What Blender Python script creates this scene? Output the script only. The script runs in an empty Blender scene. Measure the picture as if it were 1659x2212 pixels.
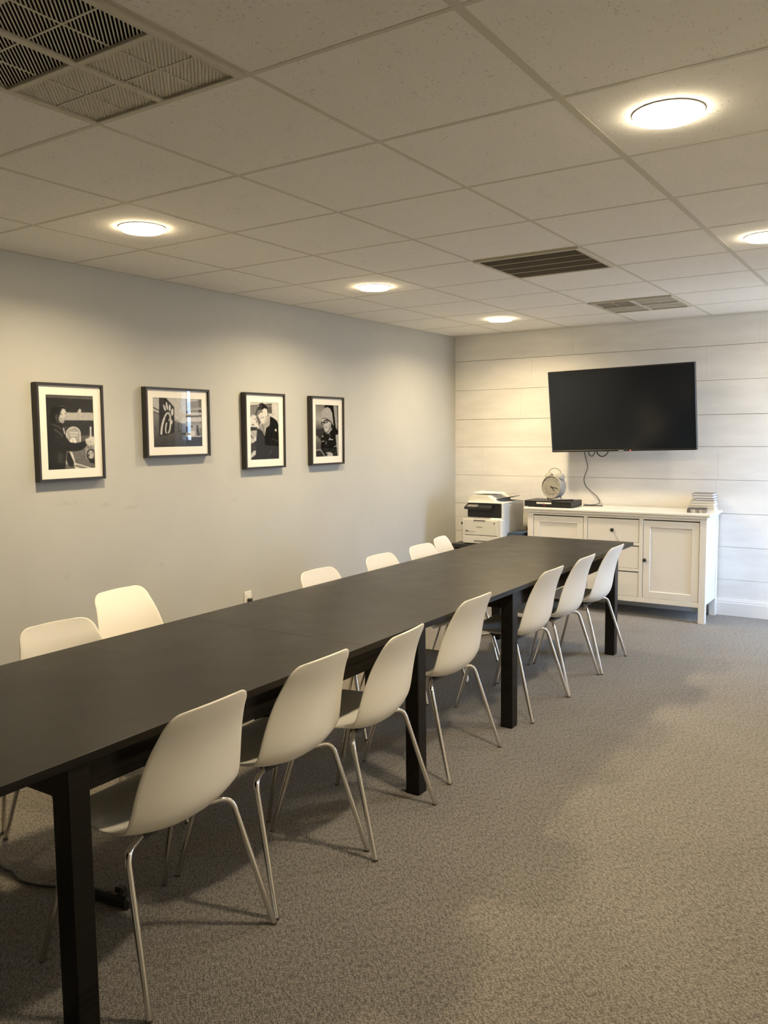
import bpy, bmesh, math, random
import numpy as np
from mathutils import Vector, Matrix
rnd = random.Random(7)
SC = bpy.context.scene
COL = SC.collection
PI = math.pi
# ------------------------------------------------------------------ camera, world, exposure
H = 2.469                       # ceiling height
RX = 4.15                       # right wall
NY = -8.7                       # wall behind the camera
CAM_P = (3.9069, -7.2659, 1.5325); YAW, PITCH, ROLL, FPX = .5795, -.0934, -.011, 1793.34
f = Vector((-math.sin(YAW)*math.cos(PITCH), math.cos(YAW)*math.cos(PITCH), math.sin(PITCH)))
r = Vector((math.cos(YAW), math.sin(YAW), 0)); u = r.cross(f)
r2 = math.cos(ROLL)*r + math.sin(ROLL)*u; u2 = -math.sin(ROLL)*r + math.cos(ROLL)*u
cam = bpy.data.cameras.new('camera'); cam_o = bpy.data.objects.new('camera', cam); COL.objects.link(cam_o)
cam_o.matrix_world = Matrix(((r2.x, u2.x, -f.x, CAM_P[0]), (r2.y, u2.y, -f.y, CAM_P[1]), (r2.z, u2.z, -f.z, CAM_P[2]), (0, 0, 0, 1)))
cam.sensor_fit = 'HORIZONTAL'; cam.sensor_width = 36; cam.lens = FPX/1659*36; cam.clip_start = .02
SC.camera = cam_o
w = bpy.data.worlds.new('daylight'); SC.world = w; w.use_nodes = True
WORLD_STRENGTH = 22.0
wt = w.node_tree; bg = wt.nodes['Background']; bg.inputs[1].default_value = WORLD_STRENGTH       # pale sky over darker ground
_c = wt.nodes.new('ShaderNodeTexCoord'); _s = wt.nodes.new('ShaderNodeSeparateXYZ'); _r = wt.nodes.new('ShaderNodeValToRGB')
wt.links.new(_c.outputs['Generated'], _s.inputs[0]); _m = wt.nodes.new('ShaderNodeMapRange'); _m.inputs[1].default_value = -1.; wt.links.new(_s.outputs[2], _m.inputs[0]); wt.links.new(_m.outputs[0], _r.inputs[0]); wt.links.new(_r.outputs[0], bg.inputs[0])
_e = _r.color_ramp.elements; _e[0].position = .44; _e[0].color = (.30, .32, .35, 1); _e[1].position = .476; _e[1].color = (.44, .65, 1, 1)
LAMP_STRENGTH = 52.0
LAMP_WATTS = 22.5
LAMP_SPREAD = 155
LAMP_COL = (1, .79, .475)          # the row along the grey wall
LAMP_COL_R = (1, .84, .58)       # the row on the window side is a little cooler
SC.view_settings.view_transform = 'Standard'; SC.view_settings.look = 'None'
SC.view_settings.exposure = 0.08; SC.view_settings.gamma = 1; SC.view_settings.use_curve_mapping = False

# ------------------------------------------------------------------ materials
MATS = {}
def mat(name, col, rough=.5, metal=0., spec=.5, emit=None, estr=0., coat=0.):
    m = bpy.data.materials.new(name); m.use_nodes = True; MATS[name] = m
    b = m.node_tree.nodes['Principled BSDF']
    b.inputs['Base Color'].default_value = (*col, 1); b.inputs['Roughness'].default_value = rough
    b.inputs['Metallic'].default_value = metal; b.inputs['Specular IOR Level'].default_value = spec
    b.inputs['Coat Weight'].default_value = coat
    if emit: b.inputs['Emission Color'].default_value = (*emit, 1); b.inputs['Emission Strength'].default_value = estr
    return m
class NT:
    def __init__(s, m): s.t = m.node_tree; s.b = s.t.nodes['Principled BSDF']
    def n(s, typ, ins={}, **kw):
        x = s.t.nodes.new(typ)
        for k, v in kw.items(): setattr(x, k, v)
        for k, v in ins.items():
            if isinstance(v, bpy.types.NodeSocket): s.t.links.new(v, x.inputs[k])
            else: x.inputs[k].default_value = v
        return x
    def l(s, a, sock): s.t.links.new(a, s.b.inputs[sock])
    def pos(s): return s.n('ShaderNodeNewGeometry').outputs['Position']
    def mul(s, v, sc):
        return s.n('ShaderNodeVectorMath', {0: v, 1: sc}, operation='MULTIPLY').outputs[0]
    def noise(s, v, scale, detail=3, rough=.55):
        return s.n('ShaderNodeTexNoise', {'Vector': v, 'Scale': scale, 'Detail': detail, 'Roughness': rough}).outputs[0]
    def ramp(s, fac, a, b, p0=0., p1=1.):
        x = s.n('ShaderNodeValToRGB', {0: fac}); e = x.color_ramp.elements
        e[0].position = p0; e[1].position = p1; e[0].color = (*a, 1); e[1].color = (*b, 1); return x.outputs[0]
    def mr(s, v, a, b, c, d): return s.n('ShaderNodeMapRange', {0: v, 1: a, 2: b, 3: c, 4: d}).outputs[0]
    def bump(s, h, st, dist): s.l(s.n('ShaderNodeBump', {'Height': h, 'Strength': st, 'Distance': dist}).outputs[0], 'Normal')

def m_carpet():
    m = mat('carpet', (.2, .16, .12), .95, spec=.12); t = NT(m); p = t.pos()
    rot = t.n('ShaderNodeVectorRotate', {'Vector': p, 'Angle': math.radians(-45)}, rotation_type='Z_AXIS').outputs[0]
    vo = t.n('ShaderNodeTexVoronoi', {'Vector': t.mul(rot, (170, 88, 1)), 'Scale': 1., 'Randomness': .7}, voronoi_dimensions='2D', feature='F1')
    dash = t.noise(t.mul(rot, (120, 46, 1)), 1., 1.5, .5)
    loop = t.n('ShaderNodeMath', {0: t.mr(vo.outputs['Distance'], .08, .55, .30, 1.), 1: t.mr(dash, .32, .62, .42, 1.15)}, operation='MULTIPLY').outputs[0]
    fine = t.noise(p, 420, 3); big = t.noise(p, 2.2, 3)
    k = t.n('ShaderNodeMath', {0: loop, 1: t.mr(fine, .25, .75, .5, 1.45)}, operation='MULTIPLY').outputs[0]
    k = t.n('ShaderNodeMath', {0: k, 1: t.mr(big, .3, .7, .86, 1.12)}, operation='MULTIPLY').outputs[0]
    t.l(t.ramp(k, (.040, .035, .030), (.312, .280, .242), .05, 1.15), 'Base Color')
    t.bump(k, .6, .006)
    t.b.inputs['Sheen Weight'].default_value = .25; t.b.inputs['Sheen Roughness'].default_value = .6
    return m
def m_tile():
    m = mat('ceiling_tile', (.62, .6, .56), .95, spec=.1); t = NT(m); p = t.pos()
    a = t.noise(t.mul(p, (150, 80, 150)), 1., 2, .5); b = t.noise(p, 9, 2)
    s = t.n('ShaderNodeMath', {0: a, 1: t.mr(b, .3, .7, -.05, .05)}, operation='ADD').outputs[0]
    mask = t.mr(s, .63, .74, 0, .8)
    c = t.n('ShaderNodeMix', {0: mask, 6: (.85, .83, .79, 1), 7: (.60, .57, .53, 1)}, data_type='RGBA').outputs[2]
    t.l(c, 'Base Color'); t.bump(t.mr(mask, 0, 1, 1, 0), .5, .003)
    return m
def m_paint(name, col, amt=.04, smudge=False):
    m = mat(name, col, .75, spec=.25); t = NT(m); p = t.pos()
    n = t.noise(p, 3, 3); c0 = tuple(c*(1-amt) for c in col); c1 = tuple(min(1, c*(1+amt)) for c in col)
    out = t.ramp(n, c0, c1, .3, .7)
    if smudge:
        fac = None
        for (y, z, ry, rz) in ((-4.0, 1.123, .10, .018), (-4.43, 1.18, .12, .02), (-3.79, .744, .035, .022), (-4.46, .778, .03, .03), (-3.14, 1.108, .05, .02), (-4.2, 1.15, .05, .02)):
            d = t.n('ShaderNodeVectorMath', {0: p, 1: (0, y, z)}, operation='SUBTRACT').outputs[0]
            ln = t.n('ShaderNodeVectorMath', {0: t.mul(d, (0, 1/ry, 1/rz))}, operation='LENGTH').outputs['Value']
            v = t.mr(ln, .2, 1.1, .5, 0)
            fac = v if fac is None else t.n('ShaderNodeMath', {0: fac, 1: v}, operation='MAXIMUM').outputs[0]
        fac = t.n('ShaderNodeMath', {0: fac, 1: t.mr(t.noise(p, 45, 3), .42, .6, 0, .6)}, operation='MULTIPLY').outputs[0]
        out = t.n('ShaderNodeMix', {0: fac, 6: out, 7: (.30, .29, .27, 1)}, data_type='RGBA').outputs[2]
    t.l(out, 'Base Color'); t.bump(t.noise(p, 160, 2), .06, .002)
    return m
def m_blackwood():
    m = mat('black_brown_wood', (.02, .018, .016), .38, spec=.16); t = NT(m); p = t.pos()
    g = t.noise(t.mul(p, (70, 2.2, 70)), 1., 4, .6)
    t.l(t.ramp(g, (.008, .007, .006), (.018, .0155, .013), .3, .75), 'Base Color')
    t.l(t.mr(t.noise(p, 6, 3), .3, .7, .30, .35), 'Roughness'); t.bump(g, .05, .001)
    return m
def m_board():
    m = mat('shiplap_white', (.74, .73, .70), .55, spec=.3); t = NT(m); p = t.pos()
    n = t.noise(t.mul(p, (2.5, 1, 9)), 1., 4)
    t.l(t.ramp(n, (.70, .69, .665), (.80, .79, .765), .3, .7), 'Base Color'); t.bump(t.noise(t.mul(p, (5, 5, 60)), 1., 3), .05, .002)
    return m
def m_glass(name, rough=0., tint=(1, 1, 1)):
    m = bpy.data.materials.new(name); m.use_nodes = True; t = m.node_tree; t.nodes.clear(); MATS[name] = m
    o = t.nodes.new('ShaderNodeOutputMaterial'); mx = t.nodes.new('ShaderNodeMixShader'); lw = t.nodes.new('ShaderNodeLayerWeight'); lw.inputs[0].default_value = .5; pw = t.nodes.new('ShaderNodeMath'); pw.operation = 'POWER'; pw.inputs[1].default_value = 5.; fr = t.nodes.new('ShaderNodeMapRange'); fr.inputs[3].default_value = .028; fr.inputs[4].default_value = .97; t.links.new(lw.outputs['Facing'], pw.inputs[0]); t.links.new(pw.outputs[0], fr.inputs[0])
    a = t.nodes.new('ShaderNodeBsdfTransparent'); a.inputs[0].default_value = (*tint, 1)
    g = t.nodes.new('ShaderNodeBsdfGlossy'); g.inputs['Roughness'].default_value = rough
    t.links.new(fr.outputs[0], mx.inputs[0]); t.links.new(a.outputs[0], mx.inputs[1]); t.links.new(g.outputs[0], mx.inputs[2]); t.links.new(mx.outputs[0], o.inputs[0])
    return m
def m_print():
    m = mat('photo_print', (.5, .5, .5), .8, spec=.05); t = NT(m)
    t.l(t.n('ShaderNodeVertexColor', layer_name='tone').outputs[0], 'Base Color'); return m
m_carpet(); m_tile(); m_paint('wall_grey', (.47, .475, .46), .025, True); m_paint('wall_white', (.70, .69, .66)); m_blackwood(); m_board(); m_glass('pane_glass'); m_print()
mat('grid_white', (.60, .57, .49), .6); mat('trim_white', (.76, .75, .73), .4); mat('vent_metal', (.55, .52, .44), .5); mat('vent_grey', (.16, .145, .12), .6); mat('duct_dark', (.035, .032, .03), .9)
mat('chair_white', (.83, .79, .70), .42, spec=.4); mat('chrome', (.72, .70, .67), .16, 1.); mat('black_plastic', (.018, .018, .018), .45); mat('foot_plastic', (.10, .09, .08), .6)
mat('frame_black', (.022, .019, .017), .5); mat('mat_board', (.84, .82, .76), .8); mat('sideboard_white', (.80, .785, .75), .38); mat('gap_dark', (.06, .055, .05), .9)
mat('knob_black', (.02, .019, .018), .35); mat('tv_black', (.012, .012, .013), .35); mat('tv_screen', (.010, .013, .018), .14, spec=.5)
mat('lamp_glow', (1, 1, 1), .5, emit=LAMP_COL, estr=LAMP_STRENGTH); mat('lamp_glow_cool', (1, 1, 1), .5, emit=LAMP_COL_R, estr=LAMP_STRENGTH); mat('lamp_trim', (.8, .79, .76), .4)
mat('red_led', (.8, .05, .03), .4, emit=(1, .10, .06), estr=3.); mat('printer_white', (.72, .71, .66), .5); mat('printer_side', (.60, .59, .56), .5); mat('printer_grey', (.20, .19, .18), .5)
mat('print_ink', (.05, .05, .05), .6); mat('label_silver', (.55, .54, .52), .4); mat('paper', (.85, .84, .80), .8); mat('red_mark', (.6, .06, .05), .5)
mat('clock_white', (.36, .345, .315), .45); mat('clock_face', (.30, .285, .265), .6); mat('clock_num', (.52, .50, .46), .6); mat('clock_ring', (.16, .15, .14), .5)
mat('carton_dark', (.035, .05, .085), .5); mat('carton_blue', (.025, .06, .12), .5); mat('carton_green', (.06, .18, .16), .5); mat('cardboard', (.20, .13, .08), .8)
mat('page_cream', (.72, .66, .54), .85); mat('cover_grey', (.22, .21, .22), .5); mat('cover_white', (.72, .70, .68), .5); mat('cover_tan', (.42, .34, .27), .5); mat('cover_navy', (.012, .016, .03), .4)
mat('spine_multi', (.35, .28, .2), .6); mat('cable_black', (.03, .028, .026), .5); mat('cable_grey', (.12, .11, .10), .5); mat('outlet_white', (.80, .79, .76), .4)
mat('remote_grey', (.35, .34, .33), .4)
t = NT(MATS['spine_multi']); t.l(t.ramp(t.noise(t.mul(t.pos(), (40, 1, 6)), 1., 2), (.10, .07, .05), (.62, .55, .44), .35, .6), 'Base Color')

# ------------------------------------------------------------------ mesh builder
class MB:
    def __init__(s): s.v = []; s.f = []; s.m = []; s.M = None; s.mi = 0
    def add(s, vs, fs):
        o = len(s.v)
        s.v += [tuple(s.M @ Vector(p)) if s.M else tuple(p) for p in vs]
        s.f += [tuple(i+o for i in q) for q in fs]; s.m += [s.mi]*len(fs); return s
    def box(s, x0, x1, y0, y1, z0, z1, b=0.):
        if x1 < x0: x0, x1 = x1, x0
        if y1 < y0: y0, y1 = y1, y0
        if z1 < z0: z0, z1 = z1, z0
        b = min(b, .49*min(x1-x0, y1-y0, z1-z0))
        if b <= 0:
            vs = [(x, y, z) for x in (x0, x1) for y in (y0, y1) for z in (z0, z1)]
            return s.add(vs, [(0, 1, 3, 2), (4, 6, 7, 5), (0, 4, 5, 1), (2, 3, 7, 6), (0, 2, 6, 4), (1, 5, 7, 3)])
        c = ((x0+x1)/2, (y0+y1)/2, (z0+z1)/2); h = ((x1-x0)/2, (y1-y0)/2, (z1-z0)/2); vs = []; idx = {}
        for sx in (-1, 1):
            for sy in (-1, 1):
                for sz in (-1, 1):
                    for a in range(3):
                        sg = (sx, sy, sz); idx[(sx, sy, sz, a)] = len(vs)
                        vs.append(tuple(c[k]+sg[k]*(h[k] if k == a else h[k]-b) for k in range(3)))
        fs = []
        for a in range(3):
            i, j = (a+1) % 3, (a+2) % 3
            for sa in (-1, 1):
                def k(si, sj, sa=sa, a=a, i=i, j=j):
                    t = [0, 0, 0]; t[a] = sa; t[i] = si; t[j] = sj; return (t[0], t[1], t[2])
                q = [idx[(*k(-1, -1), a)], idx[(*k(1, -1), a)], idx[(*k(1, 1), a)], idx[(*k(-1, 1), a)]]
                fs.append(tuple(q if sa > 0 else q[::-1]))
            for si in (-1, 1):
                for sj in (-1, 1):
                    def g(sa, ax):
                        t = [0, 0, 0]; t[a] = sa; t[i] = si; t[j] = sj; return idx[(t[0], t[1], t[2], ax)]
                    q = [g(-1, i), g(1, i), g(1, j), g(-1, j)]
                    fs.append(tuple(q if si*sj < 0 else q[::-1]))
        for sx in (-1, 1):
            for sy in (-1, 1):
                for sz in (-1, 1):
                    q = [idx[(sx, sy, sz, a)] for a in range(3)]
                    fs.append(tuple(q if sx*sy*sz > 0 else q[::-1]))
        return s.add(vs, fs)
    def tube(s, pts, rad, n=8, rads=None):
        P = [Vector(p) for p in pts]; T = []
        for i in range(len(P)): T.append((P[min(i+1, len(P)-1)]-P[max(i-1, 0)]).normalized())
        a = Vector((0, 0, 1)) if abs(T[0].z) < .9 else Vector((1, 0, 0)); nrm = (a - a.dot(T[0])*T[0]).normalized(); vs = []
        for i, p in enumerate(P):
            nrm = (nrm - nrm.dot(T[i])*T[i]).normalized(); bi = T[i].cross(nrm); rr = rads[i] if rads else rad
            vs += [tuple(p+rr*(math.cos(2*PI*k/n)*nrm+math.sin(2*PI*k/n)*bi)) for k in range(n)]
        fs = [(i*n+k, i*n+(k+1) % n, (i+1)*n+(k+1) % n, (i+1)*n+k) for i in range(len(P)-1) for k in range(n)]
        fs += [tuple(range(n))[::-1], tuple((len(P)-1)*n+k for k in range(n))]
        return s.add(vs, fs)
    def lathe(s, prof, c=(0, 0, 0), ax='z', n=24):
        vs = []
        for rr, h in prof:
            for k in range(n):
                a = 2*PI*k/n; q = (rr*math.cos(a), rr*math.sin(a), h)
                if ax == 'y': q = (q[0], q[2], q[1])
                elif ax == 'x': q = (q[2], q[0], q[1])
                vs.append((c[0]+q[0], c[1]+q[1], c[2]+q[2]))
        fs = [(i*n+k, i*n+(k+1) % n, (i+1)*n+(k+1) % n, (i+1)*n+k) for i in range(len(prof)-1) for k in range(n)]
        fs += [tuple(range(n))[::-1], tuple((len(prof)-1)*n+k for k in range(n))]
        return s.add(vs, fs)
    def prism(s, poly, axis, a, b):
        n = len(poly)
        def mk(q, d): return (d, q[0], q[1]) if axis == 'x' else ((q[0], d, q[1]) if axis == 'y' else (q[0], q[1], d))
        vs = [mk(q, a) for q in poly]+[mk(q, b) for q in poly]
        return s.add(vs, [tuple(range(n))[::-1], tuple(range(n, 2*n))]+[(i, (i+1) % n, n+(i+1) % n, n+i) for i in range(n)])
    def mesh(s, name, off=(0, 0, 0), smooth=False):
        me = bpy.data.meshes.new(name)
        me.from_pydata([(p[0]-off[0], p[1]-off[1], p[2]-off[2]) for p in s.v], [], s.f)
        bm = bmesh.new(); bm.from_mesh(me); bmesh.ops.recalc_face_normals(bm, faces=bm.faces); bm.to_mesh(me); bm.free()
        if smooth:
            me.polygons.foreach_set('use_smooth', [True]*len(me.polygons))
            try: me.set_sharp_from_angle(angle=math.radians(40))
            except Exception: pass
        return me
def B(*a, **k): return MB().box(*a, **k)
def rounded(pts, rad, n=6):
    P = [Vector(p) for p in pts]; out = [P[0]]
    for i in range(1, len(P)-1):
        a, b = (P[i-1]-P[i]), (P[i+1]-P[i]); d = min(rad, a.length*.49, b.length*.49); A = P[i]+a.normalized()*d; C = P[i]+b.normalized()*d
        for k in range(n+1):
            t = k/n; out.append((1-t)**2*A+2*t*(1-t)*P[i]+t*t*C)
    out.append(P[-1]); return out
def smoothpath(pts, n=8):
    P = [Vector(p) for p in pts]; out = []
    for i in range(len(P)-1):
        p0, p1, p2, p3 = P[max(i-1, 0)], P[i], P[i+1], P[min(i+2, len(P)-1)]
        for k in range(n):
            t = k/n
            out.append(.5*((2*p1)+(-p0+p2)*t+(2*p0-5*p1+4*p2-p3)*t*t+(-p0+3*p1-3*p2+p3)*t**3))
    return out+[P[-1]]
# ------------------------------------------------------------------ scene objects
def link(name, data, parent=None, loc=(0, 0, 0)):
    o = bpy.data.objects.new(name, data); COL.objects.link(o); o.location = loc
    if parent: o.parent = parent
    return o
def tag(o, label, cat, group=None):
    o['label'] = label; o['category'] = cat
    if group: o['group'] = group
    return o
def thing(name, label, cat, loc=(0, 0, 0), rot=(0, 0, 0), group=None):
    o = link(name, None, None, loc); o.rotation_euler = rot; o.empty_display_size = .1
    o['origin0'] = loc if not any(rot) else (0, 0, 0)
    return tag(o, label, cat, group)
def root0(o):
    while o.parent: o = o.parent
    return o
def part(name, mb, m, parent, smooth=False, label=None):
    rt = root0(parent); off = tuple(rt['origin0']) if 'origin0' in rt else (0, 0, 0)
    me = mb.mesh(name, off, smooth)
    for k in (m if isinstance(m, (list, tuple)) else [m]): me.materials.append(MATS[k])
    if isinstance(m, (list, tuple)): me.polygons.foreach_set('material_index', mb.m)
    o = link(name, me, parent)
    if label: o['label'] = label
    return o
def single(name, mb, m, label, cat, loc=(0, 0, 0), group=None, smooth=False):
    me = mb.mesh(name, loc, smooth); me.materials.append(MATS[m]); o = link(name, me, None, loc); return tag(o, label, cat, group)
def struct(name, mb, m, label=None):
    me = mb.mesh(name); me.materials.append(MATS[m]); o = link(name, me); o['kind'] = 'structure'
    if label: o['label'] = label
    return o
def inst(name, me, parent, loc, rot=(0, 0, 0)):
    o = link(name, me, parent, loc); o.rotation_euler = rot; return o
def copy_tree(o, parent=None):
    c = o.copy(); COL.objects.link(c); c.parent = parent
    for ch in o.children: copy_tree(ch, c)
    return c
def lettering(name, body, size, m, parent, M, extrude=.0004):
    cu = bpy.data.curves.new(name, 'FONT'); cu.body = body; cu.size = size; cu.align_x = 'CENTER'; cu.align_y = 'CENTER'; cu.extrude = extrude
    o = bpy.data.objects.new(name, cu); COL.objects.link(o)
    dg = bpy.context.evaluated_depsgraph_get(); me = bpy.data.meshes.new_from_object(o.evaluated_get(dg)); bpy.data.objects.remove(o)
    me.transform(M); me.materials.clear(); me.materials.append(MATS[m]); return link(name, me, parent)

# ================================================================== THE ROOM
struct('floor', B(-.1, RX+.1, NY-.1, .12, -.06, 0), 'carpet', 'brown looped carpet with a woven texture')
struct('wall_left', B(-.12, 0, NY, .12, 0, H+.1), 'wall_grey', 'plain light grey painted wall')
struct('wall_near', B(0, RX, NY-.12, NY, 0, H+.1), 'wall_white')
# right wall with a tall window that lets the daylight in
wr = MB(); WINS = ((-.99, -.35, .25, 2.10),); ya = NY
for (y0, y1, z0, z1) in WINS:
    wr.box(RX, RX+.12, ya, y0, 0, H+.1).box(RX, RX+.12, y0, y1, 0, z0).box(RX, RX+.12, y0, y1, z1, H+.1); ya = y1
struct('wall_right', wr.box(RX, RX+.12, ya, .12, 0, H+.1), 'wall_white')
for nm_, (y0, y1, z0, z1) in zip(('window_2',), WINS):
    w2 = struct(nm_, MB().box(RX+.02, RX+.10, y0, y0+.04, z0, z1, .004).box(RX+.02, RX+.10, y1-.04, y1, z0, z1, .004)
                .box(RX+.02, RX+.10, y0+.04, y1-.04, z0, z0+.04, .004).box(RX+.02, RX+.10, y0+.04, y1-.04, z1-.04, z1, .004), 'trim_white')
    part('pane', B(RX+.058, RX+.062, y0+.04, y1-.04, z0+.04, z1-.04), 'pane_glass', w2)
# back wall: backing with a slim window far right, clad in wide white boards
NW = (3.735, 3.925, 1.42, 2.05)
wb = MB().box(-.12, NW[0], .016, .13, 0, H+.1).box(NW[1], RX+.12, .016, .13, 0, H+.1).box(NW[0], NW[1], .016, .13, 0, NW[2]).box(NW[0], NW[1], .016, .13, NW[3], H+.1)
wall_back = struct('wall_back', wb, 'gap_dark', 'white shiplap wall of wide horizontal boards')
nw = struct('window_1', MB().box(NW[0], NW[0]+.008, .02, .10, NW[2], NW[3]).box(NW[1]-.008, NW[1], .02, .10, NW[2], NW[3]).box(NW[0], NW[1], .02, .10, NW[3]-.008, NW[3]).box(NW[0], NW[1], .02, .10, NW[2], NW[2]+.008), 'trim_white')
for z0, z1 in ((1.71, 1.75), (1.49, 1.515)): part('mullion', B(NW[0], NW[1], .03, .09, z0, z1), 'gap_dark', nw)
for z0, z1 in ((1.428, 1.49), (1.515, 1.71), (1.75, 2.042)): part('pane', B(NW[0]+.008, NW[1]-.008, .05, .054, z0, z1), 'pane_glass', nw)
edges = [0, .021, .299, .572, .848, 1.125, 1.40, 1.664, 1.946, 2.226, H]
joints = {1: (1.35, 2.9), 2: (.6, 2.1), 3: (1.7, 3.2), 4: (.8, 2.45), 5: (.30, 2.46), 6: (1.5, 3.3), 7: (.7, 2.2), 8: (.806, 2.35), 9: (1.2, 2.75)}
for i in range(1, 10):
    z0, z1 = edges[i]+rnd.uniform(.001, .0022), edges[i+1]-rnd.uniform(.0006, .0016)
    xs = [0, *joints[i], RX]; fr = rnd.uniform(-.0012, .0012)
    for a, b in zip(xs[:-1], xs[1:]):
        segs = [(a, b, z0, z1)]
        if b > NW[0] and z1 > NW[2] and z0 < NW[3]:
            segs = [(a, NW[0], z0, z1), (NW[1], b, z0, z1)]
            if z0 < NW[2]: segs.append((NW[0], NW[1], z0, NW[2]))
            if z1 > NW[3]: segs.append((NW[0], NW[1], NW[3], z1))
        mb = MB()
        for (p, q, s0, s1) in segs: mb.box(p+.0002, q-.0002, fr, .0155, s0, s1, .0012)
        part('shiplap_board', mb, 'shiplap_white', wall_back)
bbp = [(0, 0), (-.016, 0), (-.016, .105), (-.013, .112), (-.013, .122), (-.010, .128), (-.007, .14), (0, .142)]
struct('baseboard_back', MB().prism([(y-.0025, z) for y, z in bbp], 'x', 0.02, RX), 'trim_white', 'white moulded baseboard under the shiplap')
struct('baseboard_left', MB().prism([(-y, z) for y, z in bbp], 'y', NY, -.02), 'trim_white')
struct('baseboard_right', MB().prism([(RX+y, z) for y, z in bbp], 'y', NY, -.02), 'trim_white')
struct('baseboard_near', MB().prism([(NY-y, z) for y, z in bbp], 'x', 0.02, RX-.02), 'trim_white')
# ceiling: slab, tees and tiles
ceil = struct('ceiling', B(-.12, RX+.12, NY-.12, .13, H+.20, H+.26), 'duct_dark', 'suspended ceiling of square speckled tiles in a pale metal grid')
G = .6098; GX0 = 2.388; GY0 = -5.5588
gx = sorted([GX0+k*G for k in range(-3, 3)]); gy = sorted([GY0+k*G for k in range(-5, 10)])
gx = [x for x in gx if .02 < x < RX-.02]; gy = [y for y in gy if NY+.02 < y < -.02]
for x in gx:
    wd = .0125 if abs(x-2.998) < .01 else .0085
    part('main_tee', MB().box(x-wd, x+wd, NY, -.001, H-.0009, H+.0002).box(x-.002, x+.002, NY, -.001, H+.0002, H+.035), 'grid_white', ceil)
xsb = [0]+gx+[RX]; ysb = [NY]+gy+[0]
for y in gy:
    for a, b in zip(xsb[:-1], xsb[1:]):
        if (b-a) > .1: part('cross_tee', B(a+.0005, b-.0005, y-.0078, y+.0078, H-.0006, H+.0002), 'grid_white', ceil)
part('wall_angle', MB().box(0.0005, .014, NY, 0, H-.001, H+.003).box(RX-.014, RX-.0005, NY, 0, H-.001, H+.003).box(0, RX, -.014, -.0005, H-.001, H+.003).box(0, RX, NY+.0005, NY+.014, H-.001, H+.003), 'grid_white', ceil)
VENTS = {(1, 7): 1, (1, 3): 1, (1, 0): 1}
cell_cache = {}
for i, (a, b) in enumerate(zip(xsb[:-1], xsb[1:])):
    for j, (c, d_) in enumerate(zip(ysb[:-1], ysb[1:])):
        if abs((a+b)/2-(GX0-G/2)) < .05 and any(abs((c+d_)/2-yy) < .05 for yy in (-5.864, -2.815, -.985)): continue
        key = (round(b-a, 3), round(d_-c, 3))
        if key not in cell_cache:
            hw, hd = (b-a)/2-.002, (d_-c)/2-.002
            me = MB().box(-hw, hw, -hd, hd, .0002, .017, .0006).mesh('ceiling_tile'); me.materials.append(MATS['ceiling_tile']); cell_cache[key] = me
        inst('ceiling_tile', cell_cache[key], ceil, ((a+b)/2, (c+d_)/2, H+rnd.uniform(.0001, .0003)))

# ------------------------------------------------------------------ ceiling lights
lamp_spots = [(.909, -4.645, 'round ceiling light above the two leftmost framed pictures'), (.909, -2.77, 'round ceiling light above the two rightmost framed pictures'),
              (.909, -.903, 'small far round ceiling light by the corner of the shiplap wall'), (3.224, -4.667, 'large bright round ceiling light nearest the camera, upper right'),
              (3.212, -2.786, 'bright round ceiling light cut by the right edge of the photo'), (3.212, -.92, 'round ceiling light in front of the shiplap wall, right of the television, out of view')]
lg = MB().lathe([(.0, -.017), (.075, -.017), (.090, -.015), (.096, -.010), (.097, -.001)], n=40); lg_me = lg.mesh('lens', smooth=True); lg_me.materials.append(MATS['lamp_glow'])
lgc_me = lg_me.copy(); lgc_me.materials.clear(); lgc_me.materials.append(MATS['lamp_glow_cool'])
lt = MB().lathe([(.0965, -.0005), (.0968, -.0025), (.100, -.0028), (.103, -.002), (.104, -.0005)], n=40); lt_me = lt.mesh('trim_ring', smooth=True); lt_me.materials.append(MATS['lamp_trim'])
for x, y, lab in lamp_spots:
    o = thing('ceiling_light', lab, 'ceiling light', (x, y, H-.001), group='round ceiling lights'); inst('lens', lg_me if x < 2 else lgc_me, o, (0, 0, 0))
    la = bpy.data.lights.new('lamp_beam', 'AREA'); la.shape = 'DISK'; la.size = .15; la.energy = LAMP_WATTS*(1.08 if x < 2 else .35 if y > -1.5 else .62 if y > -3. else 1.05); la.color = LAMP_COL if x < 2 else LAMP_COL_R; la.spread = math.radians(LAMP_SPREAD); link('lamp_beam', la, o, (0, 0, -.018))
    inst('trim_ring', lt_me, o, (0, 0, 0))

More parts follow.
